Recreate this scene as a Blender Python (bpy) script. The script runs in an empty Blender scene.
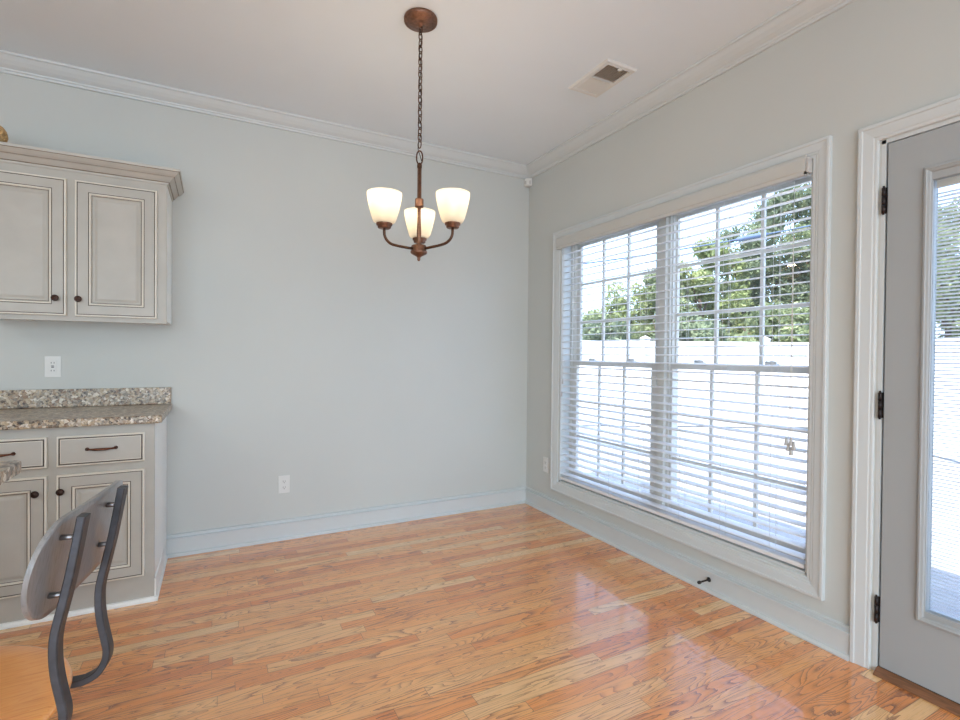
import bpy, bmesh, math, random
from mathutils import Vector, Matrix
PI = math.pi
SC = bpy.context.scene
COL = SC.collection
random.seed(11)

# ------------------------------------------------------------------ camera
CAM = Vector((-2.2785, -3.4849, 1.2203)); YAW, PIT, ROL, FPX = 0.4846, -0.0107, 0.0093, 500.76
fw = Vector((math.sin(YAW)*math.cos(PIT), math.cos(YAW)*math.cos(PIT), math.sin(PIT)))
rt = Vector((math.cos(YAW), -math.sin(YAW), 0)); up = rt.cross(fw)
c_, s_ = math.cos(ROL), math.sin(ROL)
rt, up = c_*rt + s_*up, -s_*rt + c_*up
cam = bpy.data.cameras.new('camera'); cam.sensor_width = 36; cam.sensor_fit = 'HORIZONTAL'
cam.lens = FPX*36/960; cam.clip_start = .02; cam.clip_end = 300
co = bpy.data.objects.new('camera', cam); COL.objects.link(co); SC.camera = co
co.matrix_world = Matrix(((rt.x, up.x, -fw.x, CAM.x), (rt.y, up.y, -fw.y, CAM.y), (rt.z, up.z, -fw.z, CAM.z), (0, 0, 0, 1)))

# ------------------------------------------------------------------ sky, sun, large lights, exposure
SKY_STRENGTH = .88
SUN_STRENGTH = 9.0
REAR_FILL_W = 114
CEILING_FILL_W = 18
LAMP_W = 1.9
world = bpy.data.worlds.new('sky'); SC.world = world; world.use_nodes = True
wn = world.node_tree; wn.nodes.clear()
sky = wn.nodes.new('ShaderNodeTexSky'); sky.sky_type = 'NISHITA'; sky.sun_disc = False
sky.sun_elevation = math.radians(60); sky.sun_rotation = math.radians(250); sky.air_density = 1.0; sky.dust_density = 2.5; sky.ozone_density = 1.0
haze = wn.nodes.new('ShaderNodeMixRGB'); haze.inputs[0].default_value = .45; haze.inputs[2].default_value = (2.6, 3.7, 6.0, 1)
bg = wn.nodes.new('ShaderNodeBackground'); bg.inputs[1].default_value = SKY_STRENGTH
wo = wn.nodes.new('ShaderNodeOutputWorld')
wn.links.new(sky.outputs[0], haze.inputs[1]); wn.links.new(haze.outputs[0], bg.inputs[0]); wn.links.new(bg.outputs[0], wo.inputs[0])
sun = bpy.data.lights.new('sun', 'SUN'); sun.energy = SUN_STRENGTH; sun.angle = math.radians(.6); sun.color = (1, .96, .9)
so = bpy.data.objects.new('sun', sun); COL.objects.link(so)
so.rotation_euler = Vector((1.45, .6, -3.07)).to_track_quat('-Z', 'Y').to_euler(); so.location = (-8, -4, 12)

def area(name, loc, direction, sx, sy, power, color, portal=False):
    l = bpy.data.lights.new(name, 'AREA'); l.shape = 'RECTANGLE'; l.size = sx; l.size_y = sy; l.energy = power; l.color = color
    if portal: l.cycles.is_portal = True
    o = bpy.data.objects.new(name, l); COL.objects.link(o); o.location = loc
    o.rotation_euler = Vector(direction).to_track_quat('-Z', 'Y').to_euler()
    return o
area('rear_fill_light', (-3.4, -7.42, 1.3), (0, 1, 0), 4.2, 2.0, REAR_FILL_W, (.79, .935, .965))  # added fill lamp at an unseen opening in the rear wall, brightens the room
area('window_portal', (.19, -1.33, 1.17), (-1, 0, 0), 1.85, 1.85, 1, (1, 1, 1), True)
SC.view_settings.view_transform = 'Standard'; SC.view_settings.look = 'None'
SC.view_settings.exposure = 0.0; SC.view_settings.gamma = 1.0; SC.view_settings.use_curve_mapping = False

# ------------------------------------------------------------------ materials
def lin(r, g, b):
    f = lambda v: ((v/255)/12.92 if v/255 <= .04045 else ((v/255+.055)/1.055)**2.4)
    return (f(r), f(g), f(b), 1)
class NT:
    """small wrapper for building node trees"""
    def __init__(s, name):
        s.m = bpy.data.materials.new(name); s.m.use_nodes = True; s.t = s.m.node_tree
        s.t.nodes.clear(); s.out = s.n('ShaderNodeOutputMaterial')
    def n(s, typ, **kw):
        nd = s.t.nodes.new(typ)
        for k, v in kw.items(): setattr(nd, k, v)
        return nd
    def put(s, sock, v):
        if hasattr(v, 'is_output'): s.t.links.new(v, sock)
        else: sock.default_value = v
    def math(s, op, a, b=None, c=None):
        nd = s.n('ShaderNodeMath', operation=op); s.put(nd.inputs[0], a)
        if b is not None: s.put(nd.inputs[1], b)
        if c is not None: s.put(nd.inputs[2], c)
        return nd.outputs[0]
    def mix(s, f, a, b, mode='MIX'):
        nd = s.n('ShaderNodeMixRGB', blend_type=mode); s.put(nd.inputs[0], f); s.put(nd.inputs[1], a); s.put(nd.inputs[2], b)
        return nd.outputs[0]
    def xyz(s, x, y, z):
        nd = s.n('ShaderNodeCombineXYZ'); s.put(nd.inputs[0], x); s.put(nd.inputs[1], y); s.put(nd.inputs[2], z); return nd.outputs[0]
    def noise(s, vec, scale, detail=2, rough=.5, dist=0):
        nd = s.n('ShaderNodeTexNoise'); s.put(nd.inputs['Vector'], vec); s.put(nd.inputs['Scale'], scale)
        nd.inputs['Detail'].default_value = detail; nd.inputs['Roughness'].default_value = rough; nd.inputs['Distortion'].default_value = dist
        return nd.outputs['Fac']
    def ramp(s, f, stops):
        nd = s.n('ShaderNodeValToRGB'); s.put(nd.inputs[0], f); e = nd.color_ramp.elements
        while len(e) < len(stops): e.new(.5)
        for i, (p, c) in enumerate(stops): e[i].position = p; e[i].color = c
        return nd.outputs[0]
    def sep(s, v):
        nd = s.n('ShaderNodeSeparateXYZ'); s.put(nd.inputs[0], v); return nd.outputs
    def coords(s, world=False):
        if world:
            return s.n('ShaderNodeNewGeometry').outputs['Position']
        return s.n('ShaderNodeTexCoord').outputs['Object']
    def principled(s, color, rough=.5, metal=0, coat=0, coat_rough=.1, spec=.5, normal=None):
        p = s.n('ShaderNodeBsdfPrincipled'); s.put(p.inputs['Base Color'], color); s.put(p.inputs['Roughness'], rough)
        p.inputs['Metallic'].default_value = metal; p.inputs['Coat Weight'].default_value = coat; p.inputs['Coat Roughness'].default_value = coat_rough
        p.inputs['Specular IOR Level'].default_value = spec
        if normal is not None: s.t.links.new(normal, p.inputs['Normal'])
        s.t.links.new(p.outputs[0], s.out.inputs[0]); return p
    def bump(s, h, strength=.1, dist=.002):
        b = s.n('ShaderNodeBump'); b.inputs['Strength'].default_value = strength; b.inputs['Distance'].default_value = dist
        s.put(b.inputs['Height'], h); return b.outputs[0]
def paint(name, rgb, rough=.5, var=.03, scale=6, spec=.4, grain=0):
    t = NT(name); c = lin(*rgb); n = t.noise(t.coords(True), scale, 3)
    d = tuple(v*(1-var) for v in c[:3]) + (1,); e = tuple(min(1, v*(1+var)) for v in c[:3]) + (1,)
    nrm = None
    if grain: nrm = t.bump(t.noise(t.coords(True), 260, 3), grain, .001)
    t.principled(t.ramp(n, [(.3, d), (.7, e)]), rough, spec=spec, normal=nrm); return t.m
def metal(name, rgb, rough=.4, metallic=.85, var=.2, scale=60):
    t = NT(name); c = lin(*rgb); n = t.noise(t.coords(True), scale, 3)
    d = tuple(v*(1-var) for v in c[:3]) + (1,); e = tuple(min(1, v*(1+var)) for v in c[:3]) + (1,)
    t.principled(t.ramp(n, [(.3, d), (.7, e)]), rough, metallic); return t.m

M = {}
M['wall'] = paint('wall_paint', (205, 208, 204), .75, .012, 2, .2, .05)
M['ceiling'] = paint('ceiling_paint', (234, 242, 247), .85, .012, 2, .15, .05)
M['trim'] = paint('trim_paint', (212, 217, 217), .35, .01, 4)
M['cab'] = paint('cabinet_glazed_paint', (186, 182, 173), .42, .05, 9)
M['lip'] = paint('cabinet_light_edge', (226, 220, 207), .42, .03, 9)
M['sidelit'] = paint('cabinet_sidelit_panel', (246, 247, 243), .42, .01, 9)  # paler than the cabinet paint: window light on the ends put into the colour
M['softglaze'] = paint('cabinet_soft_glaze', (140, 130, 114), .5, .2, 40)
M['glaze'] = paint('cabinet_dark_glaze', (92, 82, 70), .5, .25, 40)
M['vinyl'] = paint('window_vinyl', (222, 219, 210), .35, .01, 4)
M['slat'] = paint('blind_slat_white', (242, 243, 244), .4, .01, 4)
M['valance'] = paint('blind_valance_white', (204, 204, 199), .45, .01, 4)
M['cord'] = paint('cord_white', (226, 224, 218), .7, .03, 30)
M['tassel'] = paint('tassel_grey', (198, 196, 192), .6, .1, 40)
M['plastic'] = paint('white_plastic', (226, 226, 222), .35, .01, 9)
M['slot'] = paint('dark_slot', (52, 50, 48), .6, .1, 30)
M['vent_dark'] = paint('vent_inside', (168, 158, 148), .8, .1, 30)
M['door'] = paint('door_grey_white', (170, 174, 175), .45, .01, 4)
M['black'] = metal('black_iron', (38, 36, 36), .45, .5)
M['hinge'] = metal('dark_bronze_hinge', (52, 46, 46), .4, .7)
M['copper'] = metal('brushed_copper_bronze', (132, 98, 80), .42, .85, .25, 90)
M['bronze'] = metal('dark_bronze', (92, 66, 52), .42, .8, .25, 90)
M['knob'] = metal('oil_rubbed_bronze', (58, 42, 36), .3, .8, .3, 120)
M['pull'] = metal('aged_copper_pull', (104, 66, 50), .35, .8, .3, 120)
M['gunmetal'] = metal('gunmetal_bar', (68, 70, 75), .42, .5, .2, 50)
M['steel'] = metal('steel_bolt', (130, 130, 132), .35, .9, .1, 50)
M['fence'] = paint('white_vinyl_fence', (236, 236, 232), .4, .02, 2)
M['stucco'] = paint('exterior_wall', (205, 200, 192), .8, .04, 5)
M['roof'] = paint('roof_shingle', (96, 92, 90), .9, .2, 6)
M['bark'] = paint('bark', (92, 78, 64), .9, .25, 12)
M['cable'] = paint('cable_blue_grey', (88, 104, 128), .6, .1, 6)
M['wicker'] = paint('tan_wicker', (196, 160, 112), .7, .3, 120)
M['islandpaint'] = paint('island_paint', (206, 201, 192), .42, .04, 9)

def floor_mat():
    t = NT('oak_strip_floor'); P = t.sep(t.coords(True)); x, y = P[0], P[1]
    W = .0575
    yr = t.math('DIVIDE', y, W); row = t.math('FLOOR', yr); fy = t.math('SUBTRACT', yr, row)
    wr = t.n('ShaderNodeTexWhiteNoise', noise_dimensions='1D'); t.put(wr.inputs['W'], row)
    rs = t.sep(wr.outputs['Color'])
    L = t.math('MULTIPLY_ADD', rs[0], .65, .5)
    xb = t.math('DIVIDE', t.math('ADD', x, t.math('MULTIPLY', rs[1], 7.0)), L)
    bi = t.math('FLOOR', xb); fx = t.math('SUBTRACT', xb, bi)
    wb = t.n('ShaderNodeTexWhiteNoise', noise_dimensions='3D'); t.put(wb.inputs['Vector'], t.xyz(row, bi, 3.7))
    r = t.sep(wb.outputs['Color'])
    ox = t.math('MULTIPLY', r[0], 40); oz = t.math('MULTIPLY', r[1], 60)
    # cathedral figure: contour bands of a stretched noise, mixed with straight grain
    v1 = t.xyz(t.math('ADD', t.math('MULTIPLY', x, 1.9), ox), t.math('MULTIPLY', y, 15), oz)
    n1 = t.noise(v1, 1, 1.5, .4, .35)
    k = t.math('MULTIPLY_ADD', r[2], 14, 9)
    jit = t.noise(t.xyz(t.math('MULTIPLY', x, 60), t.math('MULTIPLY', y, 160), oz), 1, 2)
    ph = t.math('ADD', t.math('MULTIPLY', n1, k), t.math('MULTIPLY', jit, .30))
    saw = t.math('FRACT', ph)
    band = t.math('POWER', saw, 4.0)
    pores = t.noise(t.xyz(t.math('MULTIPLY', x, 9), t.math('MULTIPLY', y, 420), oz), 1, 3, .6)
    pores2 = t.noise(t.xyz(t.math('MULTIPLY', x, 2.2), t.math('MULTIPLY', y, 95), oz), 1, 3, .6)
    tone = t.ramp(r[0], [(0, lin(232, 138, 64)), (.2, lin(246, 158, 80)), (.5, lin(251, 168, 92)), (.82, lin(253, 184, 112)), (1, lin(253, 206, 144))])
    dark = t.ramp(r[0], [(0, lin(98, 46, 16)), (.5, lin(128, 66, 28)), (1, lin(160, 94, 46))])
    figure = t.math('MULTIPLY', band, t.math('MULTIPLY_ADD', r[1], .45, .6))
    c = t.mix(figure, tone, dark)
    c = t.mix(t.ramp(pores, [(.56, (0, 0, 0, 1)), (.8, (.5, .5, .5, 1))]), c, dark)
    c = t.mix(t.ramp(pores2, [(.56, (0, 0, 0, 1)), (.78, (.4, .4, .4, 1))]), c, dark)
    ey = t.math('MINIMUM', fy, t.math('SUBTRACT', 1, fy)); ex = t.math('MULTIPLY', t.math('MINIMUM', fx, t.math('SUBTRACT', 1, fx)), t.math('DIVIDE', L, W))
    e = t.math('MINIMUM', ey, ex)
    seam = t.ramp(e, [(.0, (.75, .75, .75, 1)), (.028, (0, 0, 0, 1))])
    c = t.mix(seam, c, lin(92, 52, 28))
    h = t.math('ADD', t.math('MULTIPLY', pores2, .3), t.math('MULTIPLY', t.noise(t.coords(True), 3.0, 2), 1.2))
    rgh = t.math('MULTIPLY_ADD', pores, .14, .22)
    t.principled(c, rgh, 0, 1.0, .10, .6, t.bump(h, .05, .003)).inputs['Coat IOR'].default_value = 1.72; return t.m
M['floor'] = floor_mat()

def wood_mat(name, a, b, d, axis=1, coat=.4):
    t = NT(name); P = t.sep(t.coords())
    q = [P[0], P[1], P[2]]
    v = t.xyz(*[t.math('MULTIPLY', q[i], 2.2 if i == axis else 22) for i in range(3)])
    n = t.noise(v, 1, 3, .5, .4); band = t.math('FRACT', t.math('MULTIPLY', n, 14))
    c = t.mix(t.math('MULTIPLY', t.math('POWER', band, 2), .6), lin(*a), lin(*b))
    p = t.noise(t.xyz(*[t.math('MULTIPLY', q[i], 9 if i == axis else 260) for i in range(3)]), 1, 3)
    c = t.mix(t.ramp(p, [(.5, (0, 0, 0, 1)), (.75, (.6, .6, .6, 1))]), c, lin(*d))
    t.principled(c, .3, 0, coat, .1); return t.m
M['seatwood'] = wood_mat('orange_oak_seat', (255, 180, 102), (248, 156, 78), (226, 124, 54), 0)
M['threshold'] = wood_mat('oak_threshold', (138, 92, 60), (104, 66, 42), (70, 44, 28), 1)
M['greywood'] = wood_mat('grey_stained_ply', (134, 133, 133), (124, 122, 122), (104, 101, 100), 2, .3)

def granite():
    t = NT('speckled_granite'); P = t.coords(True)
    def vor(scale, seed):
        vd = t.n('ShaderNodeTexVoronoi'); t.put(vd.inputs['Scale'], scale)
        mp = t.n('ShaderNodeVectorMath', operation='ADD'); t.put(mp.inputs[0], P); mp.inputs[1].default_value = (seed, seed*1.7, seed*.3)
        wob = t.n('ShaderNodeVectorMath', operation='ADD'); nz = t.n('ShaderNodeTexNoise'); nz.inputs['Scale'].default_value = 55
        t.put(nz.inputs['Vector'], mp.outputs[0])
        sc = t.n('ShaderNodeVectorMath', operation='SCALE'); t.put(sc.inputs[0], nz.outputs['Color']); sc.inputs['Scale'].default_value = .02
        t.put(wob.inputs[0], mp.outputs[0]); t.put(wob.inputs[1], sc.outputs[0]); t.put(vd.inputs['Vector'], wob.outputs[0])
        return t.sep(vd.outputs['Color'])
    a = vor(82, 0); b = vor(120, 3)
    c1 = t.ramp(a[0], [(0, lin(40, 32, 28)), (.2, lin(44, 36, 32)), (.23, lin(112, 82, 58)), (.4, lin(146, 112, 82)), (.44, lin(178, 156, 124)), (.66, lin(190, 172, 144)), (.7, lin(140, 130, 116)), (.84, lin(162, 154, 140)), (.87, lin(222, 212, 194)), (1, lin(236, 230, 218))])
    c2 = t.ramp(b[1], [(0, lin(40, 32, 28)), (.22, lin(110, 82, 60)), (.5, lin(176, 154, 124)), (1, lin(214, 202, 182))])
    c = t.mix(.35, c1, c2)
    t.principled(c, .3, 0, .1, .1); return t.m
M['granite'] = granite()

def glass_mat(name, tint=(1, 1, 1, 1)):
    t = NT(name); f = t.n('ShaderNodeFresnel'); bf = t.n('ShaderNodeNewGeometry').outputs['Backfacing']
    t.put(f.inputs[0], t.math('MULTIPLY_ADD', bf, 1/1.45-1.45, 1.45))
    a = t.n('ShaderNodeBsdfTransparent'); a.inputs[0].default_value = tint
    g = t.n('ShaderNodeBsdfGlossy'); g.inputs['Roughness'].default_value = .01
    mx = t.n('ShaderNodeMixShader'); t.put(mx.inputs[0], f.outputs[0]); t.put(mx.inputs[1], a.outputs[0]); t.put(mx.inputs[2], g.outputs[0])
    t.put(t.out.inputs[0], mx.outputs[0]); return t.m
M['glass'] = glass_mat('clear_glass', (.97, .98, .98, 1))
def shade_mat():
    t = NT('frosted_shade_glass')
    tr = t.n('ShaderNodeBsdfTranslucent'); tr.inputs[0].default_value = (.92, .89, .80, 1)
    df = t.n('ShaderNodeBsdfDiffuse'); df.inputs[0].default_value = (.85, .83, .78, 1)
    mx = t.n('ShaderNodeMixShader'); mx.inputs[0].default_value = .35
    t.put(mx.inputs[1], tr.outputs[0]); t.put(mx.inputs[2], df.outputs[0])
    gl = t.n('ShaderNodeBsdfGlossy'); gl.inputs['Roughness'].default_value = .3
    m2 = t.n('ShaderNodeMixShader'); m2.inputs[0].default_value = .05; t.put(m2.inputs[1], mx.outputs[0]); t.put(m2.inputs[2], gl.outputs[0])
    t.put(t.out.inputs[0], m2.outputs[0]); return t.m
M['shade'] = shade_mat()
def emit(name, col, s):
    t = NT(name); e = t.n('ShaderNodeEmission'); e.inputs[0].default_value = col; e.inputs[1].default_value = s
    t.put(t.out.inputs[0], e.outputs[0]); return t.m
M['bulb'] = emit('lit_bulb', (1, .9, .74, 1), 2.2)
M['fill'] = emit('lit_fill_disc', (1, .95, .86, 1), 4)
def leaf_mat(name, a, b):
    t = NT(name); n = t.noise(t.coords(True), 1.3, 4, .7)
    c = t.ramp(n, [(.3, lin(*a)), (.7, lin(*b))])
    d = t.n('ShaderNodeBsdfDiffuse'); t.put(d.inputs[0], c); q = t.n('ShaderNodeBsdfTranslucent'); t.put(q.inputs[0], c)
    mx = t.n('ShaderNodeMixShader'); mx.inputs[0].default_value = .35; t.put(mx.inputs[1], d.outputs[0]); t.put(mx.inputs[2], q.outputs[0])
    t.put(t.out.inputs[0], mx.outputs[0]); return t.m
M['leaf_a'] = leaf_mat('leaves_mid_green', (116, 128, 92), (164, 172, 132))
M['leaf_b'] = leaf_mat('leaves_dark_green', (104, 116, 92), (150, 160, 128))
M['leaf_c'] = leaf_mat('leaves_yellow_green', (126, 140, 90), (176, 182, 132))
def concrete():
    t = NT('pale_concrete'); P = t.coords(True)
    c = t.ramp(t.noise(P, 3, 5, .6), [(.3, lin(142, 142, 142)), (.7, lin(160, 160, 159))])
    t.principled(c, .85, spec=.2); return t.m
M['concrete'] = concrete()
M['grass'] = paint('grass_ground', (122, 134, 88), .9, .3, 8)

# ------------------------------------------------------------------ geometry helpers (world coordinates)
def nb(): return bmesh.new()
def box(bm, x0, x1, y0, y1, z0, z1, mi=0, bev=0):
    vs = [bm.verts.new((x, y, z)) for x in (x0, x1) for y in (y0, y1) for z in (z0, z1)]
    fs = [bm.faces.new([vs[i] for i in q]) for q in ((0, 1, 3, 2), (4, 6, 7, 5), (0, 4, 5, 1), (2, 3, 7, 6), (0, 2, 6, 4), (1, 5, 7, 3))]
    for f in fs: f.material_index = mi
    if bev:
        es = list({e for f in fs for e in f.edges})
        bmesh.ops.bevel(bm, geom=es, offset=bev, segments=2, profile=.6, affect='EDGES')
def tube(bm, pts, r, seg=10, mi=0, closed=False, caps=True):
    pts = [Vector(p) for p in pts]; n = len(pts); rings = []
    prev = None
    for i, p in enumerate(pts):
        a = pts[(i-1) % n] if (i or closed) else p; b = pts[(i+1) % n] if (i < n-1 or closed) else p
        d = (b-a).normalized()
        if prev is None:
            ref = Vector((0, 0, 1)) if abs(d.z) < .9 else Vector((1, 0, 0)); u = d.cross(ref).normalized()
        else:
            u = (prev - d*prev.dot(d)).normalized()
        prev = u; v = d.cross(u); rr = r[i] if isinstance(r, (list, tuple)) else r
        rings.append([bm.verts.new(p + u*(rr*math.cos(2*PI*k/seg)) + v*(rr*math.sin(2*PI*k/seg))) for k in range(seg)])
    for i in range(n if closed else n-1):
        A, B = rings[i], rings[(i+1) % n]
        for k in range(seg):
            f = bm.faces.new((A[k], A[(k+1) % seg], B[(k+1) % seg], B[k])); f.smooth = True; f.material_index = mi
    if caps and not closed:
        bm.faces.new(rings[0][::-1]).material_index = mi; bm.faces.new(rings[-1]).material_index = mi
def lathe(bm, prof, cx, cy, seg=32, mi=0, axis='z', cz=0):
    """prof: (radius, height) pairs; revolved about a vertical axis through (cx, cy), or about y through (cx, cz)"""
    rings = []
    for r, h in prof:
        ring = []
        for k in range(seg):
            a = 2*PI*k/seg; u, v = max(r, 1e-5)*math.cos(a), max(r, 1e-5)*math.sin(a)
            ring.append(bm.verts.new((cx+u, cy+v, h) if axis == 'z' else ((cx+u, h, cz+v) if axis == 'y' else (h, cy+u, cz+v))))
        rings.append(ring)
    for A, B in zip(rings, rings[1:]):
        for k in range(seg):
            f = bm.faces.new((A[k], A[(k+1) % seg], B[(k+1) % seg], B[k])); f.smooth = True; f.material_index = mi
    bmesh.ops.remove_doubles(bm, verts=[v for g in rings for v in g], dist=2e-5)
def prism(bm, poly, a0, a1, axis, mi=0):
    """closed 2D polygon extruded along an axis ('x': poly=(y,z); 'y': poly=(x,z); 'z': poly=(x,y))"""
    f = {'x': lambda p, a: (a, p[0], p[1]), 'y': lambda p, a: (p[0], a, p[1]), 'z': lambda p, a: (p[0], p[1], a)}[axis]
    A = [bm.verts.new(f(p, a0)) for p in poly]; B = [bm.verts.new(f(p, a1)) for p in poly]; n = len(poly)
    fs = [bm.faces.new(A[::-1]), bm.faces.new(B)] + [bm.faces.new((A[i], A[(i+1) % n], B[(i+1) % n], B[i])) for i in range(n)]
    for q in fs: q.material_index = mi
def rings(bm, plane, a0, a1, z0, z1, prof, mats=None, cap=True, back=None):
    """nested mitred rectangles; prof = (inset, coordinate along the normal). plane 'y': a=x, 'x': a=y"""
    R = []
    for ins, d in prof:
        q = [(a0+ins, z0+ins), (a1-ins, z0+ins), (a1-ins, z1-ins), (a0+ins, z1-ins)]
        R.append([bm.verts.new((a, d, z) if plane == 'y' else (d, a, z)) for a, z in q])
    for i, (A, B) in enumerate(zip(R, R[1:])):
        for k in range(4):
            f = bm.faces.new((A[k], A[(k+1) % 4], B[(k+1) % 4], B[k])); f.material_index = mats[i] if mats else 0
    if cap: bm.faces.new(R[-1])
    else:
        for k in range(4): bm.faces.new((R[-1][k], R[-1][(k+1) % 4], R[0][(k+1) % 4], R[0][k]))
def obj(name, bm, mat, parent=None, smooth=False, keep_origin=False):
    me = bpy.data.meshes.new(name)
    bmesh.ops.recalc_face_normals(bm, faces=bm.faces[:])
    if smooth:
        for f in bm.faces: f.smooth = True
    org = Vector((0, 0, 0))
    if parent is not None:
        p = parent
        while p is not None: org += p.location; p = p.parent
    elif not keep_origin:
        xs = [v.co for v in bm.verts]
        lo = Vector([min(v[i] for v in xs) for i in range(3)]); hi = Vector([max(v[i] for v in xs) for i in range(3)])
        org = Vector(((lo.x+hi.x)/2, (lo.y+hi.y)/2, lo.z))
    for v in bm.verts: v.co -= org
    bm.to_mesh(me); bm.free()
    for m in (mat if isinstance(mat, (list, tuple)) else [mat]): me.materials.append(m)
    o = bpy.data.objects.new(name, me); COL.objects.link(o)
    if parent is not None: o.parent = parent
    else: o.location = org
    return o
def thing(name, label, cat, loc, group=None):
    o = bpy.data.objects.new(name, None); COL.objects.link(o); o.location = loc; o.empty_display_size = .05
    o['label'] = label; o['category'] = cat
    if group: o['group'] = group
    return o
def tag(o, label, cat, group=None):
    o['label'] = label; o['category'] = cat
    if group: o['group'] = group
    return o
def struct(o): o['kind'] = 'structure'; return o
def holder(name, loc):
    o = bpy.data.objects.new(name, None); COL.objects.link(o); o.location = loc; o['kind'] = 'structure'; return o

# ------------------------------------------------------------------ room shell
CEIL = 2.745; XL, YR = -7.2, -7.5; WT = .16
WY0, WY1, WZ0, WZ1 = -2.236, -.445, .272, 2.088        # window opening
DY0, DY1, DZ1 = -3.437, -2.483, 2.062                   # door opening
b = nb(); box(b, XL-.2, WT, YR-.2, .2, -.18, 0); struct(obj('floor', b, M['floor'], keep_origin=True))
b = nb(); box(b, XL-.2, WT, YR-.2, .2, CEIL, CEIL+.12); struct(obj('ceiling', b, M['ceiling']))
b = nb(); box(b, XL, WT, 0, .16, 0, CEIL); struct(obj('wall_back', b, M['wall']))
b = nb(); box(b, XL-.16, XL, YR, .16, 0, CEIL); struct(obj('wall_left', b, M['wall']))
b = nb()
for y0, y1, z0, z1 in ((WY1, 0, 0, CEIL), (WY0, WY1, 0, WZ0), (WY0, WY1, WZ1, CEIL), (DY1, WY0, 0, CEIL), (DY0, DY1, DZ1, CEIL), (YR, DY0, 0, CEIL)):
    box(b, 0, WT, y0, y1, z0, z1)
struct(obj('wall_right', b, M['wall']))
b = nb()
for x0, x1, z0, z1 in ((XL, -5.6, 0, CEIL), (-5.6, -1.2, 0, .2), (-5.6, -1.2, 2.4, CEIL), (-1.2, WT, 0, CEIL)):
    box(b, x0, x1, YR-.16, YR, z0, z1)
struct(obj('wall_rear', b, M['wall']))

# crown moulding, mitred in the corner: (distance from wall, height)
CROWN = [(0, 2.663), (.012, 2.663), (.014, 2.674), (.020, 2.677), (.022, 2.684), (.030, 2.688), (.044, 2.697), (.060, 2.712), (.072, 2.727), (.076, 2.731), (.084, 2.733), (.086, CEIL-.0005), (0, CEIL-.0005)]
def run_back(name, prof, x0, mitre=True):
    b = nb(); A = [b.verts.new((x0, -p, z)) for p, z in prof]; B = [b.verts.new((-p if mitre else 0, -p, z)) for p, z in prof]; n = len(prof)
    for i in range(n): b.faces.new((A[i], A[(i+1) % n], B[(i+1) % n], B[i]))
    b.faces.new(A); b.faces.new(B[::-1]); return struct(obj(name, b, M['trim']))
def run_right(name, prof, y1):
    b = nb(); A = [b.verts.new((-p, -p, z)) for p, z in prof]; B = [b.verts.new((-p, y1, z)) for p, z in prof]; n = len(prof)
    for i in range(n): b.faces.new((A[i], A[(i+1) % n], B[(i+1) % n], B[i]))
    b.faces.new(A); b.faces.new(B[::-1]); return struct(obj(name, b, M['trim']))
run_back('trim_1', CROWN, XL); run_right('trim_2', CROWN, YR)
BASE = [(0, .0005), (.028, .0005), (.028, .009), (.024, .018), (.0155, .020), (.013, .0205), (.013, .098), (.021, .1015), (.021, .109), (.007, .113), (.005, .122), (.0135, .124), (.0135, .1295), (.005, .132), (0, .132)]
run_back('baseboard_back', BASE, -2.537); run_right('baseboard_right', BASE, -2.4085)

# window casing (picture frame) and jamb lining
b = nb()
CAS = [(0, 0), (0, -.019), (.003, -.021), (.014, -.021), (.017, -.017), (.022, -.0165), (.050, -.0135), (.054, -.011), (.062, -.011), (.066, -.0085), (.079, -.0085), (.082, -.006), (.082, 0)]
rings(b, 'x', -2.305, -.363, .196, 2.149, [(i_*.88, d_) for i_, d_ in CAS], cap=False); struct(obj('trim_3', b, M['trim']))
b = nb()
box(b, 0, .15, WY0, WY0+.012, WZ0, WZ1); box(b, 0, .15, WY1-.012, WY1, WZ0, WZ1)
box(b, 0, .15, WY0, WY1, WZ1-.012, WZ1); box(b, 0, .16, WY0, WY1, WZ0, WZ0+.012)
struct(obj('trim_4', b, M['trim']))
# centre mullion cover
b = nb(); box(b, .062, .15, -1.375, -1.325, WZ0+.012, WZ1-.012, bev=.003); struct(obj('trim_5', b, M['vinyl']))

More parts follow.
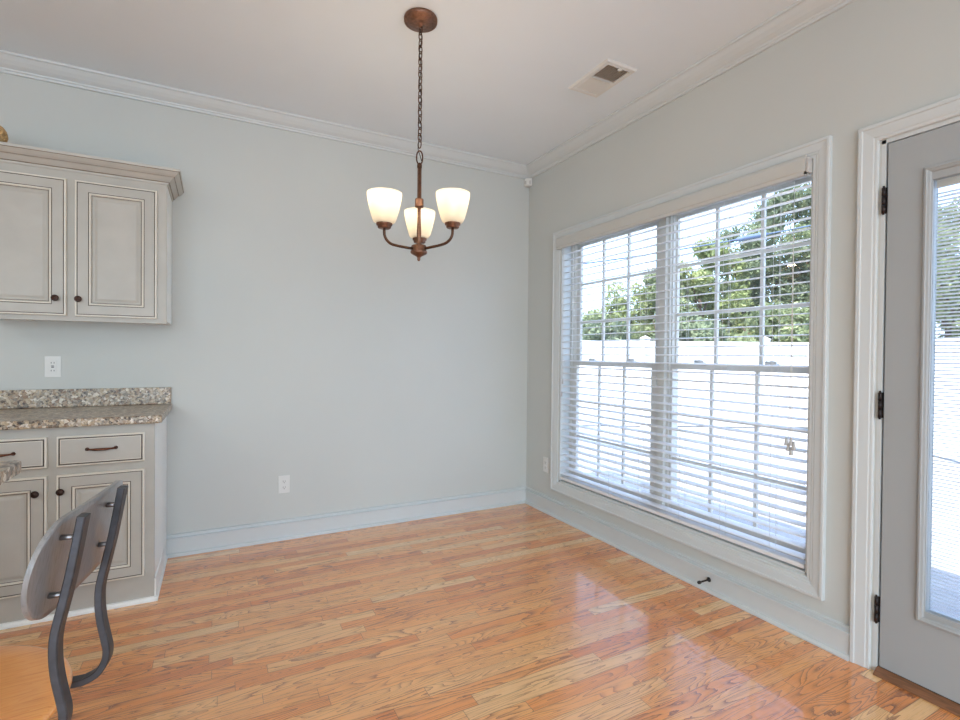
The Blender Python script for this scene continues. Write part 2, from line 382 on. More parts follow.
# two double-hung windows
def window(name, y0, y1, gy0, gy1):
    root = holder(name, (.11, (y0+y1)/2, WZ0+.012)); zb, zt = WZ0+.012, WZ1-.012; ZM = 1.165
    b = nb(); rings(b, 'x', y0, y1, zb, zt, [(0, .085), (.018, .085), (.018, .10), (.026, .10), (.026, .155), (0, .155)], cap=False)
    obj('window_frame', b, M['vinyl'], root)
    for nm, xa, xb, z0, z1, rb, rtop in (('upper_sash', .124, .146, ZM-.018, zt-.024, .036, .022), ('lower_sash', .094, .118, zb+.026, ZM+.018, .05, .036)):
        b = nb(); ys0, ys1 = y0+.0185, y1-.0185
        box(b, xa, xb, ys0, gy0, z0, z1, bev=.002); box(b, xa, xb, gy1, ys1, z0, z1, bev=.002)
        box(b, xa, xb, gy0, gy1, z0, z0+rb, bev=.002); box(b, xa, xb, gy0, gy1, z1-rtop, z1, bev=.002)
        s = obj(nm, b, M['vinyl'], root)
        b = nb(); xm = (xa+xb)/2; g0, g1 = z0+rb, z1-rtop
        for k in (1, 2):
            y = gy0+(gy1-gy0)*k/3; box(b, xm-.009, xm+.009, y-.009, y+.009, g0, g1, bev=.003)
            z = g0+(g1-g0)*k/3; box(b, xm-.0085, xm+.0085, gy0, gy1, z-.009, z+.009, bev=.003)
        obj('muntin_grid', b, M['vinyl'], s)
        b = nb(); box(b, xm-.002, xm+.002, gy0-.004, gy1+.004, g0-.004, g1+.004); obj('pane', b, M['glass'], s)
    for f in (.23, .76):
        y = gy1 + (gy0-gy1)*f; b = nb()
        box(b, .092, .122, y-.03, y+.03, ZM+.018, ZM+.026, bev=.003); tube(b, [(.107, y-.022, ZM+.03), (.100, y+.03, ZM+.031)], .006, 8)
        lathe(b, [(.0001, ZM+.038), (.011, ZM+.037), (.014, ZM+.026)], .107, y, 16)
        obj('sash_lock', b, M['plastic'], root)
    return root
window('window_1', -1.327, WY1-.012, -1.245, -.523)
window('window_2', WY0+.012, -1.373, -2.182, -1.408)
# small white contact sensor on the mullion
t = thing('window_sensor', 'small white sensor on the window mullion just below the sash meeting rails', 'sensor', (.055, -1.295, 1.03))
b = nb(); box(b, .055, .068, -1.318, -1.286, 1.03, 1.10, bev=.005); obj('housing', b, M['plastic'], t)
b = nb(); box(b, .052, .056, -1.309, -1.295, 1.06, 1.07, bev=.001); obj('button', b, M['plastic'], t)

# door: casing, jamb, slab, glazing with enclosed mini blind
b = nb(); rings(b, 'x', -3.503, -2.409, -.3, 2.131, CAS[:-3]+[(.066, 0)], cap=False)
bmesh.ops.bisect_plane(b, geom=b.verts[:]+b.edges[:]+b.faces[:], plane_co=(0, 0, .0005), plane_no=(0, 0, 1), clear_inner=True)
struct(obj('trim_6', b, M['trim']))
b = nb()
box(b, -.001, WT, DY1-.014, DY1, 0.0005, DZ1); box(b, -.001, WT, DY0, DY0+.014, .0005, DZ1); box(b, -.001, WT, DY0, DY1, DZ1-.014, DZ1)
for y0, y1 in ((DY1-.024, DY1-.014), (DY0+.014, DY0+.024)): box(b, .05, .09, y0, y1, .02, DZ1-.014)
struct(obj('trim_7', b, M['trim']))
SY0, SY1, SZ0, SZ1 = -3.417, -2.5045, .028, 2.043
GY0, GY1, GZ0, GZ1 = -3.28, -2.641, .303, 1.866
dr = holder('door_1', (.02, (SY0+SY1)/2, SZ0))
b = nb()
box(b, 0, .044, GY1, SY1, SZ0, SZ1); box(b, 0, .044, SY0, GY0, SZ0, SZ1); box(b, 0, .044, GY0, GY1, SZ0, GZ0); box(b, 0, .044, GY0, GY1, GZ1, SZ1)
obj('door_slab', b, M['door'], dr)
b = nb(); rings(b, 'x', GY0-.024, GY1+.024, GZ0-.042, GZ1+.048, [(0, 0), (0, -.006), (.003, -.010), (.009, -.011), (.012, -.008), (.018, -.006), (.021, -.002), (.024, .009), (.024, .012), (0, .012)], cap=False)
obj('glazing_frame', b, M['door'], dr)
b = nb(); box(b, .010, .014, GY0, GY1, GZ0-.02, GZ1+.02); obj('glass_pane', b, M['glass'], dr)
b = nb(); box(b, .034, .038, GY0, GY1, GZ0-.02, GZ1+.02); obj('glass_pane', b, M['glass'], dr)
b = nb(); z = GZ0+.004
while z < GZ1-.04:
    prism(b, [(.0185, z+.0022), (.029, z-.0022), (.029, z-.0016), (.0185, z+.0028)], GY0+.006, GY1-.006, 'y'); z += .0130
o = obj('mini_blind', b, M['slat'], dr); o['label'] = 'white mini blind slats sealed between the panes'
b = nb(); box(b, .018, .030, GY0+.004, GY1-.004, GZ1-.030, GZ1-.002, bev=.002); obj('mini_blind_rail', b, M['valance'], dr)
for z0 in (1.778, .990, .197):
    b = nb()
    for k in range(3): tube(b, [(-.0085, -2.4945, z0+.0335*k), (-.0085, -2.4945, z0+.0325*(k+1))], .0066, 12)
    tube(b, [(-.0085, -2.4945, z0-.005), (-.0085, -2.4945, z0+.105)], .0038, 10)
    box(b, -.0035, .001, -2.503, -2.490, z0+.001, z0+.099); obj('hinge', b, M['hinge'], dr)
b = nb(); prism(b, [(-.034, .0008), (.15, .0008), (.15, .024), (.0, .024), (-.014, .018), (-.030, .008)], DY0+.015, DY1-.015, 'y'); struct(obj('trim_8', b, M['threshold']))
b = nb(); box(b, .002, .012, SY0, SY1, .0245, .030); obj('door_sweep', b, M['slot'], dr)

# ------------------------------------------------------------------ window blind
bl = thing('window_blind', 'wide white horizontal slat blind hanging lowered in the double window', 'blind', (.03, -1.333, WZ0+.013))
BY0, BY1 = -2.214, -.458
b = nb(); prism(b, [(-.034, 2.010), (-.024, 2.008), (-.022, 2.094), (-.030, 2.096), (-.034, 2.088), (-.038, 2.080), (-.038, 2.030), (-.034, 2.024)], BY0-.004, BY1+.03, 'y')
box(b, -.034, -.002, BY0-.004, BY0+.004, 2.012, 2.062); box(b, -.034, -.023, BY1+.022, BY1+.03, 2.010, 2.094)
obj('valance', b, M['valance'], bl)
b = nb(); box(b, -.036, -.004, BY0-.016, BY0-.005, 2.018, 2.082, bev=.003); o = obj('valance_clip', b, M['tassel'], bl)
b = nb(); box(b, .004, .032, BY0, BY1, 2.034, 2.062); obj('headrail', b, M['valance'], bl)
b = nb(); NSL = 36; ZS0, PITCH = .338, .0468
for k in range(NSL):
    z = ZS0+PITCH*k; n = 6; top = []; bot = []
    tl = .10
    for i in range(n+1):
        u = i/n; x = .006+.050*u; zz = z+.0028*(1-(2*u-1)**2)+tl*(x-.031)
        top.append((x, zz+.0014)); bot.append((x, zz-.0014))
    prism(b, top+bot[::-1], BY0, BY1, 'y')
obj('slats', b, M['slat'], bl)
b = nb(); box(b, .005, .057, BY0, BY1, .292, .312, bev=.004); obj('bottom_rail', b, M['slat'], bl)
for y in (-2.06, -1.80, -1.545, -1.24, -.98, -.62):
    b = nb()
    for x in (.003, .059): tube(b, [(x, y, .30), (x, y, 2.01)], .0008, 5)
    tube(b, [(.031, y-.012, .30), (.031, y-.012, 2.01)], .0009, 5)
    obj('ladder_cord', b, M['cord'], bl)
b = nb()
cy = -2.155
for k, dy in enumerate((-.008, 0, .007)): tube(b, [(-.006, cy, 2.01), (-.007, cy+dy*.3, 1.3), (-.008, cy+dy, .84)], .0011, 6)
pc = obj('pull_cord', b, M['cord'], bl)
for dy, dz in ((-.017, -.004), (-.004, .012), (.009, -.014), (.016, .010), (-.006, -.030)):
    b = nb(); z = .815+dz
    lathe(b, [(.0005, z+.036), (.004, z+.035), (.006, z+.022), (.009, z+.004), (.0085, z), (.0005, z-.001)], -.008+random.uniform(-.006, .004), cy+dy, 12)
    o = obj('tassel', b, M['tassel'], pc)
b = nb()
for dy in (-.004, .004): tube(b, [(-.004, -.482+dy, 2.01), (-.005, -.482+dy, 1.0-dy*12)], .001, 6)
tc = obj('tilt_cord', b, M['cord'], bl)
for dy, z in ((-.004, 1.01), (.004, .915)):
    b = nb(); lathe(b, [(.0005, z+.036), (.004, z+.035), (.0075, z+.006), (.007, z), (.0005, z-.001)], -.005, -.482+dy, 12); obj('tassel', b, M['tassel'], tc)

# ------------------------------------------------------------------ wall cabinets
UB, UT, UF = 1.369, 2.125, -.333
def panel_door(parent, nm, x0, x1, z0, z1, yb, drawer=False):
    """framed door, front facing -y; yb = plane it lies on"""
    f = yb-.020
    b = nb()
    if drawer:
        prof = [(0, yb), (0, f+.003), (.003, f), (.0075, f), (.0085, f+.0035), (.0125, f+.0035), (.0135, f+.0005), (.0165, f-.0005), (.019, f)]
        mats = [1, 1, 1, 2, 2, 2, 1, 0]
    else:
        prof = [(0, yb), (0, f+.003), (.003, f), (.008, f), (.0085, f+.0025), (.0115, f+.0025), (.0125, f), (.054, f), (.055, f+.002), (.0572, f+.002), (.0580, f-.002), (.063, f-.002), (.0665, f+.004), (.0690, f+.004), (.073, f+.008), (.079, f+.008), (.090, f+.0035), (.094, f+.003)]
        mats = [1, 1, 1, 2, 2, 0, 0, 2, 2, 1, 1, 1, 2, 0, 0, 0, 0]
    rings(b, 'y', x0, x1, z0, z1, prof, mats)
    return obj(nm, b, [M['cab'], M['lip'], M['glaze']], parent)
def knob(parent, x, z, yf):
    b = nb(); lathe(b, [(.0065, yf), (.0055, yf-.006), (.005, yf-.012), (.012, yf-.015), (.0155, yf-.019), (.0155, yf-.022), (.012, yf-.026), (.0115, yf-.0255), (.0085, yf-.0275), (.0005, yf-.0285)], x, 0, 24, axis='y', cz=z)
    return obj('knob', b, M['knob'], parent)
uc = thing('wall_cabinet', 'cream glazed two-door wall cabinet hung above the granite counter', 'cabinet', (-2.905, UF/2, UB))
b = nb(); UL, UR = -3.295, -2.515
box(b, UL, UR, UF+.019, -.001, UB+.012, UT)                                # carcass
obj('carcass', b, M['sidelit'], uc)
b = nb()
for x0, x1, z0, z1 in ((UL, UL+.035, UB, UT), (UR-.043, UR, UB, UT), (-2.937, -2.898, UB+.032, UT-.06), (UL+.035, UR-.043, UB, UB+.032), (UL+.035, UR-.043, UT-.06, UT)):
    box(b, x0, x1, UF, UF+.0185, z0, z1)
obj('face_frame', b, M['cab'], uc)
d = panel_door(uc, 'door', -2.901, -2.558, 1.393, 2.066, UF); knob(d, -2.884, 1.477, UF-.020)
d = panel_door(uc, 'door', -3.277, -2.934, 1.393, 2.066, UF); knob(d, -2.973, 1.477, UF-.020)
# cabinet crown with a mitred return on the right end
CC = [(0, 2.108), (.006, 2.108), (.008, 2.118), (.014, 2.121), (.020, 2.128), (.030, 2.142), (.034, 2.145), (.038, 2.146), (.048, 2.155), (.058, 2.168), (.062, 2.170), (.064, 2.183), (0, 2.183)]
b = nb(); loops = []
for P in (lambda p: (UL-p, -.001), lambda p: (UL-p, UF-p), lambda p: (UR+p, UF-p), lambda p: (UR+p, -.001)):
    loops.append([b.verts.new((*P(p), z)) for p, z in CC])
n = len(CC); DK = {2, 6, 9}
for A, B in zip(loops, loops[1:]):
    for i in range(n):
        f = b.faces.new((A[i], A[(i+1) % n], B[(i+1) % n], B[i])); f.material_index = 1 if i in DK else 0
b.faces.new(loops[0]); b.faces.new(loops[-1][::-1])
box(b, UL+.001, UR-.001, UF+.001, -.002, 2.126, 2.182)
obj('crown_moulding', b, [M['cab'], M['softglaze']], uc)
# tan round ornament at the left on top of the cabinet
t = thing('wicker_ball', 'small round tan ornament on top of the wall cabinet at the photo left edge', 'ornament', (-3.222, -.30, 2.184))
b = nb(); R = .055; lathe(b, [(.0003, 2.184)]+[(R*math.sin(a), 2.184+R-R*math.cos(a)) for a in [PI*k/12 for k in range(1, 12)]]+[(.0003, 2.184+2*R)], -3.222, -.30, 24); obj('ball_core', b, M['wicker'], t)
b = nb()
for k in range(9):
    a = random.uniform(0, PI); q = Matrix.Rotation(a, 3, 'Z') @ Matrix.Rotation(random.uniform(.3, 2.8), 3, 'X')
    tube(b, [Vector((-3.222, -.30, 2.184+R+.001)) + q @ Vector(((R)*math.cos(2*PI*i/28), (R)*math.sin(2*PI*i/28), 0)) for i in range(28)], .003, 6, closed=True)
for v in b.verts: v.co.z = max(v.co.z, 2.1838)
obj('woven_strands', b, M['wicker'], t)

# ------------------------------------------------------------------ base cabinet, worktop
BF = -.580; BL, BR = -3.325, -2.545
bc = thing('base_cabinet', 'cream glazed base cabinet with two drawers and two doors under the granite counter', 'cabinet', (-2.935, BF/2, 0))
b = nb(); poly = [(BL, -.002), (BL, BF+.019), (BR, BF+.019), (-2.5375, -.002)]
prism(b, poly, .001, .873, 'z'); obj('carcass', b, M['sidelit'], bc)
b = nb()
for x0, x1, z0, z1 in ((BL, BL+.04, .02, .873), (BR-.043, BR, .02, .873), (-2.953, -2.912, .137, .830), (BL+.04, BR-.043, .02, .137), (BL+.04, -2.953, .652, .695), (-2.912, BR-.043, .652, .695), (BL+.04, BR-.043, .830, .873)):
    box(b, x0, x1, BF, BF+.0185, z0, z1)
obj('face_frame', b, M['cab'], bc)
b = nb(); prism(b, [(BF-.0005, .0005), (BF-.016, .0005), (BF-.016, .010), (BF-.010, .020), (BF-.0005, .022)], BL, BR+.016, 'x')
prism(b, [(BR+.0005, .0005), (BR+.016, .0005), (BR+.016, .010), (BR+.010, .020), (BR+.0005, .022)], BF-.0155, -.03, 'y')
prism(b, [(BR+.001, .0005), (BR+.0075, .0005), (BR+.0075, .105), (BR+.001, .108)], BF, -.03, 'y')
obj('base_moulding', b, M['sidelit'], bc)
for x0, x1, kx in ((-2.917, -2.584, -2.899), (-3.284, -2.951, -2.987)):
    d = panel_door(bc, 'door', x0, x1, .135, .655, BF); knob(d, kx, .583, BF-.020)
    d = panel_door(bc, 'drawer', x0, x1, .693, .831, BF, True); xm = (x0+x1)/2; yf = BF-.020
    b = nb(); tube(b, [(xm-.054, yf+.001, .767), (xm-.052, yf-.010, .767), (xm-.040, yf-.020, .767), (xm-.02, yf-.024, .766), (xm+.02, yf-.024, .766), (xm+.040, yf-.020, .767), (xm+.052, yf-.010, .767), (xm+.054, yf+.001, .767)], [.0055, .0045, .0042, .0062, .0062, .0042, .0045, .0055], 12)
    for s in (-1, 1): lathe(b, [(.008, yf+.0005), (.008, yf-.003), (.0055, yf-.005)], xm+s*.054, 0, 14, axis='y', cz=.767)
    obj('pull_handle', b, M['pull'], d)
wt = thing('worktop', 'speckled beige and black granite counter with backsplash on base cabinet', 'counter', (-2.93, -.32, .875))
b = nb(); box(b, BL-.03, -2.511, -.622, -.001, .8745, .913, bev=.007); obj('counter_slab', b, M['granite'], wt)
b = nb(); box(b, BL-.03, -2.515, -.021, -.001, .9135, 1.011, bev=.003); obj('backsplash', b, M['granite'], wt)

# island: only a corner of its top reaches the picture
isl = thing('kitchen_island', 'pale granite island top with rounded corner at the left edge, by the stool', 'island', (-3.35, -2.45, 0))
b = nb(); pts = []; x1, x0, y1, y0, r = -2.756, -4.0, -1.650, -3.35, .02
for cx, cy, a0 in ((x1-r, y1-r, 0), (x0+r, y1-r, 90), (x0+r, y0+r, 180), (x1-r, y0+r, 270)):
    for k in range(7): a = math.radians(a0+15*k); pts.append((cx+r*math.cos(a), cy+r*math.sin(a)))
prism(b, pts, .882, .914, 'z'); bmesh.ops.bevel(b, geom=[e for e in b.edges if abs(e.verts[0].co.z-e.verts[1].co.z) < 1e-5], offset=.005, segments=2, affect='EDGES')
obj('island_top', b, M['granite'], isl)
b = nb(); box(b, -3.94, -3.10, -3.29, -1.70, .0005, .8815); obj('island_body', b, M['islandpaint'], isl)

# ------------------------------------------------------------------ stool
SM = Vector((-2.45407, -2.40118, 0)); sx = Vector((.15405, .98806, 0)); fo = Vector((-.98806, .15405, 0))
def SF(s, f, z): return SM + sx*s + fo*f + Vector((0, 0, z))
st = thing('counter_stool', 'metal framed stool with curved grey wooden back and round orange wood seat', 'stool', (*SF(0, .295, 0).xy, 0))
PROF = [(-.0005, .957), (.0125, .88), (.0225, .83), (.0345, .775), (.0365, .74), (.0335, .704), (.0270, .668), (.0235, .645), (.0265, .625), (.038, .605), (.056, .5945), (.08, .591), (.20, .591), (.44, .591)]
def bar(bm, prof, s0, s1, th=.0125):
    # resample smoothly with Catmull-Rom, offset to both sides
    P = [Vector((f, z, 0)) for f, z in prof]; Q = []
    for i in range(len(P)-1):
        p0, p1, p2, p3 = P[max(i-1, 0)], P[i], P[i+1], P[min(i+2, len(P)-1)]
        for k in range(5):
            u = k/5; Q.append(.5*((2*p1)+(p2-p0)*u+(2*p0-5*p1+4*p2-p3)*u*u+(3*p1-p0-3*p2+p3)*u**3))
    Q.append(P[-1]); rr = []
    for i, q in enumerate(Q):
        d = (Q[min(i+1, len(Q)-1)]-Q[max(i-1, 0)]).normalized(); nn = Vector((-d.y, d.x, 0))
        a, c = q+nn*th/2, q-nn*th/2; e = .0018
        sec = [(a, s0+e), (a, s1-e), (a-nn*e, s1), (c+nn*e, s1), (c, s1-e), (c, s0+e), (c+nn*e, s0), (a-nn*e, s0)]
        rr.append([bm.verts.new(SF(s, p.x, p.y)) for p, s in sec])
    for A, B in zip(rr, rr[1:]):
        for k in range(8): bm.faces.new((A[k], A[(k+1) % 8], B[(k+1) % 8], B[k]))
    bm.faces.new(rr[0]); bm.faces.new(rr[-1][::-1])
for s0 in (-.092, .087):
    b = nb(); bar(b, PROF, s0, s0+.023); obj('back_post', b, M['gunmetal'], st)
# curved plywood backrest
def back_f(u, z):  # forward offset of its rear face
    return .0195 + (.955-z)*.17 + .012*abs(u)**3
b = nb(); NU, NV = 56, 14; T = .007; g = {}
for side in (0, 1):
    for i in range(NU+1):
        u = math.sin(PI/2*(-1+2*i/NU)); s = .036+.180*u+.012*max(0, u)**2
        au = abs(u); hh = .0785*(max(0, 1-max(0, (au-.58)/.42)**2.3))**.5 if au > .58 else .0785
        hh = max(hh, .004); zc = .8790
        for j in range(NV+1):
            v = -1+2*j/NV; z = zc+hh*v
            g[side, i, j] = b.verts.new(SF(s, back_f(u, z)+T*side, z))
for side in (0, 1):
    for i in range(NU):
        for j in range(NV):
            b.faces.new([g[side, i, j], g[side, i+1, j], g[side, i+1, j+1], g[side, i, j+1]]).smooth = True
edge = [(i, 0) for i in range(NU)] + [(NU, j) for j in range(NV)] + [(i, NV) for i in range(NU, 0, -1)] + [(0, j) for j in range(NV, 0, -1)]
for k, e in enumerate(edge):
    e2 = edge[(k+1) % len(edge)]; b.faces.new((g[(0, *e)], g[(0, *e2)], g[(1, *e2)], g[(1, *e)]))
br = obj('backrest', b, M['greywood'], st)
for s0, zs in ((-.0805, (.925, .835)), (.0985, (.925, .85))):
    for z in zs:
        f0 = .002 + (.957-z)*.165; f1 = back_f((s0-.036)/.18, z)+.002
        b = nb(); tube(b, [SF(s0-.004, f0, z), SF(s0-.004, f1, z)], .0045, 10); tube(b, [SF(s0-.004, f0-.002, z), SF(s0-.004, f0+.003, z)], .007, 6)
        obj('bolt', b, M['steel'], br)
b = nb(); R = .236; cz = .603
prof = [(.0005, cz), (R-.012, cz), (R-.003, cz+.004), (R, cz+.010), (R-.002, cz+.016), (R-.010, cz+.0195), (R*.8, cz+.018), (R*.4, cz+.015), (.0005, cz+.014)]
c0 = SF(0, .295, 0); lathe(b, prof, c0.x, c0.y, 64); obj('seat', b, M['seatwood'], st)
for sg in (-1, 1):
    for ff, fb in ((.16, .10), (.43, .50)):
        b = nb(); A = SF(sg*.13, ff, .590); B_ = SF(sg*.20, fb, .001); d = (B_-A); u = sx*.014; w = fo*.006
        v0 = [b.verts.new(A+a*u+c*w) for a, c in ((-1, -1), (1, -1), (1, 1), (-1, 1))]; v1 = [b.verts.new(B_+a*u+c*w) for a, c in ((-1, -1), (1, -1), (1, 1), (-1, 1))]
        for k in range(4): b.faces.new((v0[k], v0[(k+1) % 4], v1[(k+1) % 4], v1[k]))
        b.faces.new(v0); b.faces.new(v1[::-1]); obj('leg', b, M['gunmetal'], st)
b = nb(); tube(b, [SF(.19*math.cos(2*PI*k/40), .297+.19*math.sin(2*PI*k/40), .22) for k in range(40)], .008, 8, closed=True); obj('foot_ring', b, M['gunmetal'], st)
for f in (.17, .42):
    b = nb(); tube(b, [SF(-.14, f, .584), SF(.14, f, .584)], .006, 8); obj('seat_bracket', b, M['gunmetal'], st)

# ------------------------------------------------------------------ chandelier
CX, CY = -1.462, -1.325
ch = thing('chandelier', 'three-light copper chandelier with frosted glass shades hanging on a chain', 'chandelier', (CX, CY, 1.644))
b = nb(); lathe(b, [(.0005, CEIL-.0005), (.074, CEIL-.0005), (.076, CEIL-.005), (.075, CEIL-.017), (.067, CEIL-.021), (.059, CEIL-.019), (.057, CEIL-.027), (.030, CEIL-.031), (.012, CEIL-.033), (.010, CEIL-.040), (.0005, CEIL-.042)], CX, CY, 40); obj('canopy', b, M['copper'], ch)
b = nb()
def link(bm, zc, hl, hw, r, ang):
    pts = []
    for k in range(20):
        a = 2*PI*k/20; x = hw*math.cos(a); z = hl*math.sin(a)
        z = math.copysign(abs(z)**.9*hl**.1, z); pts.append((CX+x*math.cos(ang), CY+x*math.sin(ang), zc+z))
    tube(bm, pts, r, 7, closed=True)
z = 2.69; k = 0
while z > 2.155:
    link(b, z, .019, .0095, .0026, (PI*.12 if k % 2 else PI*.62)); z -= .0285; k += 1
obj('chain', b, M['bronze'], ch)
b = nb(); tube(b, [(CX+.007*math.sin(i*1.1), CY+.007*math.cos(i*.9), 2.70-.6*i/24) for i in range(25)], .0019, 7); obj('cord', b, M['black'], ch)
b = nb(); link(b, 2.115, .031, .0135, .0034, -.35); lathe(b, [(.0005, 2.091), (.008, 2.090), (.011, 2.083), (.011, 2.068)], CX, CY, 20); obj('hanging_loop', b, M['bronze'], ch)
b = nb(); lathe(b, [(.0005, 2.070), (.0095, 2.070), (.0095, 1.928), (.019, 1.927), (.0195, 1.922), (.0195, 1.894), (.018, 1.889), (.008, 1.887), (.0075, 1.85), (.0095, 1.80), (.0105, 1.77), (.009, 1.735), (.008, 1.722), (.018, 1.719), (.018, 1.714), (.0005, 1.714)], CX, CY, 28); obj('stem', b, M['copper'], ch)
b = nb(); lathe(b, [(.0005, 1.716), (.033, 1.715), (.035, 1.711), (.035, 1.692), (.038, 1.688), (.038, 1.682), (.034, 1.677), (.022, 1.671), (.011, 1.665), (.007, 1.660), (.0075, 1.652), (.005, 1.646), (.0005, 1.644)], CX, CY, 32); obj('hub', b, M['copper'], ch)
az0 = math.atan2(CY-CAM.y, CX-CAM.x) - math.radians(1); RA = .172
for i in range(3):
    a = az0 + i*2*PI/3; dx, dy = math.cos(a), math.sin(a)
    dz = (.006, .008, .020)[i]; P = lambda r, z: (CX+dx*r, CY+dy*r, z+dz*min(1, r/.15))
    b = nb(); pts = [P(.030, 1.696), P(.06, 1.695), P(.10, 1.694), P(.125, 1.695)]
    for k in range(1, 8): q = PI/2*k/8; pts.append(P(.125+.047*math.sin(q), 1.695+.047*(1-math.cos(q))))
    pts += [P(RA, 1.745), P(RA, 1.768)]
    tube(b, pts, .0062, 12); arm = obj('arm', b, M['bronze'], ch)
    lx, ly = CX+dx*RA, CY+dy*RA
    b = nb(); lathe(b, [(r_, z_+dz) for r_, z_ in [(.0005, 1.759), (.026, 1.759), (.029, 1.762), (.029, 1.770), (.034, 1.772), (.035, 1.780), (.034, 1.791), (.031, 1.791), (.030, 1.778), (.0005, 1.778)]], lx, ly, 28); obj('shade_cup', b, M['copper'], arm)
    b = nb(); lathe(b, [(r_, z_+dz) for r_, z_ in [(.020, 1.780), (.036, 1.7805), (.047, 1.788), (.054, 1.804), (.063, 1.838), (.070, 1.870), (.0748, 1.898), (.0755, 1.912), (.0725, 1.913), (.0715, 1.898), (.0665, 1.870), (.0595, 1.838), (.0505, 1.805), (.044, 1.791), (.035, 1.7845), (.020, 1.784)]], lx, ly, 40); obj('lamp_shade', b, M['shade'], arm)
    b = nb(); lathe(b, [(r_, z_+dz) for r_, z_ in [(.0005, 1.782), (.013, 1.782), (.013, 1.800), (.018, 1.812), (.026, 1.832), (.029, 1.850), (.026, 1.866), (.018, 1.877), (.0005, 1.882)]], lx, ly, 24); obj('light_bulb', b, M['bulb'], arm)
    l = bpy.data.lights.new('lamp_glow', 'POINT'); l.energy = LAMP_W; l.color = (1, .80, .58); l.shadow_soft_size = .035
    lo = bpy.data.objects.new('lamp_glow', l); COL.objects.link(lo); lo.location = (lx, ly, 1.908+dz)

# ------------------------------------------------------------------ small fixtures
def outlet(label, plane, a0, a1, z0, z1, gfci=False, switch=False):
    ac, zc = (a0+a1)/2, (z0+z1)/2; w, h = .070, .114
    P = (ac, 0, zc-h/2) if plane == 'y' else (0, ac, zc-h/2)
    t = thing('wall_outlet', label, 'outlet', P, 'wall outlets')
    def bx(bm, a0, a1, z0, z1, d0, d1, bev=0):
        if plane == 'y': box(bm, a0, a1, -d1, -d0, z0, z1, bev=bev)
        else: box(bm, -d1, -d0, a0, a1, z0, z1, bev=bev)
    b = nb(); bx(b, ac-w/2, ac+w/2, zc-h/2, zc+h/2, .0004, .006, .002); obj('cover_plate', b, M['plastic'], t)
    if gfci:
        b = nb(); bx(b, ac-.0165, ac+.0165, zc-.033, zc+.033, .006, .0085, .001); f = obj('receptacle', b, M['plastic'], t)
        b = nb()
        for sgn in (-1, 1):
            for da in (-.006, .006): bx(b, ac+da-.0012, ac+da+.0012, zc+sgn*.021-.004, zc+sgn*.021+.004, .0082, .0088)
        bx(b, ac-.006, ac+.006, zc-.005, zc-.001, .0082, .009); bx(b, ac-.006, ac+.006, zc+.002, zc+.006, .0082, .009)
        obj('slots', b, M['slot'], f)
    else:
        for sgn in (-1, 1):
            b = nb(); bx(b, ac-.0165, ac+.0165, zc+sgn*.0195-.0140, zc+sgn*.0195+.0140, .006, .008, .004 if False else .0009); f = obj('receptacle', b, M['plastic'], t)
            b = nb()
            for da, hh in ((-.0063, .0045), (.0063, .0035)): bx(b, ac+da-.0012, ac+da+.0012, zc+sgn*.0195+.001-hh, zc+sgn*.0195+.001+hh, .0078, .0084)
            bx(b, ac-.0022, ac+.0022, zc+sgn*.0195-.0105, zc+sgn*.0195-.0065, .0078, .0084); obj('slots', b, M['slot'], f)
    return t
outlet('white wall outlet above the granite backsplash, left of cabinet end', 'y', -3.105, -3.021, 1.071, 1.196, gfci=True)
outlet('white wall outlet low on the bare back wall above its baseboard', 'y', -1.927, -1.841, .294, .429)
outlet('white wall outlet low in the corner beside the window casing', 'x', -.326, -.237, .319, .415)

# ceiling register
vt = thing('ceiling_vent', 'white two-way ceiling air vent near the window wall', 'vent', (-.407, -1.337, CEIL-.012))
VX0, VX1, VY0, VY1 = -.512, -.302, -1.500, -1.174
def hring(bm, prof):
    R = []
    for ins, z in prof:
        R.append([bm.verts.new(p) for p in ((VX0+ins, VY0+ins, z), (VX1-ins, VY0+ins, z), (VX1-ins, VY1-ins, z), (VX0+ins, VY1-ins, z))])
    n = len(R)
    for i in range(n):
        for k in range(4): bm.faces.new((R[i][k], R[i][(k+1) % 4], R[(i+1) % n][(k+1) % 4], R[(i+1) % n][k]))
b = nb(); hring(b, [(0, CEIL-.0005), (0, CEIL-.003), (.008, CEIL-.011), (.030, CEIL-.011), (.030, CEIL-.0005)]); ym = (VY0+VY1)/2
box(b, VX0+.030, VX1-.030, ym-.006, ym+.006, CEIL-.011, CEIL-.001); obj('frame', b, M['plastic'], vt)
b = nb(); box(b, VX0+.03, VX1-.03, VY0+.03, VY1-.03, CEIL-.0012, CEIL-.0006); obj('backing', b, M['vent_dark'], vt)
for y0, y1, sg in ((VY0+.031, ym-.006, -1), (ym+.006, VY1-.031, 1)):
    b = nb(); n = 10
    for k in range(n):
        x = VX0+.036+(VX1-VX0-.072)*k/(n-1)
        dx = .0045*sg; prism(b, [(x-dx, CEIL-.0015), (x-dx+.0009, CEIL-.0015), (x+dx+.0009, CEIL-.0105), (x+dx, CEIL-.0105)], y0, y1, 'y')
    obj('louvres', b, M['plastic'], vt)
b = nb(); box(b, -.408, -.386, VY0+.026, VY0+.044, CEIL-.016, CEIL-.0105, bev=.002); obj('damper_lever', b, M['plastic'], vt)

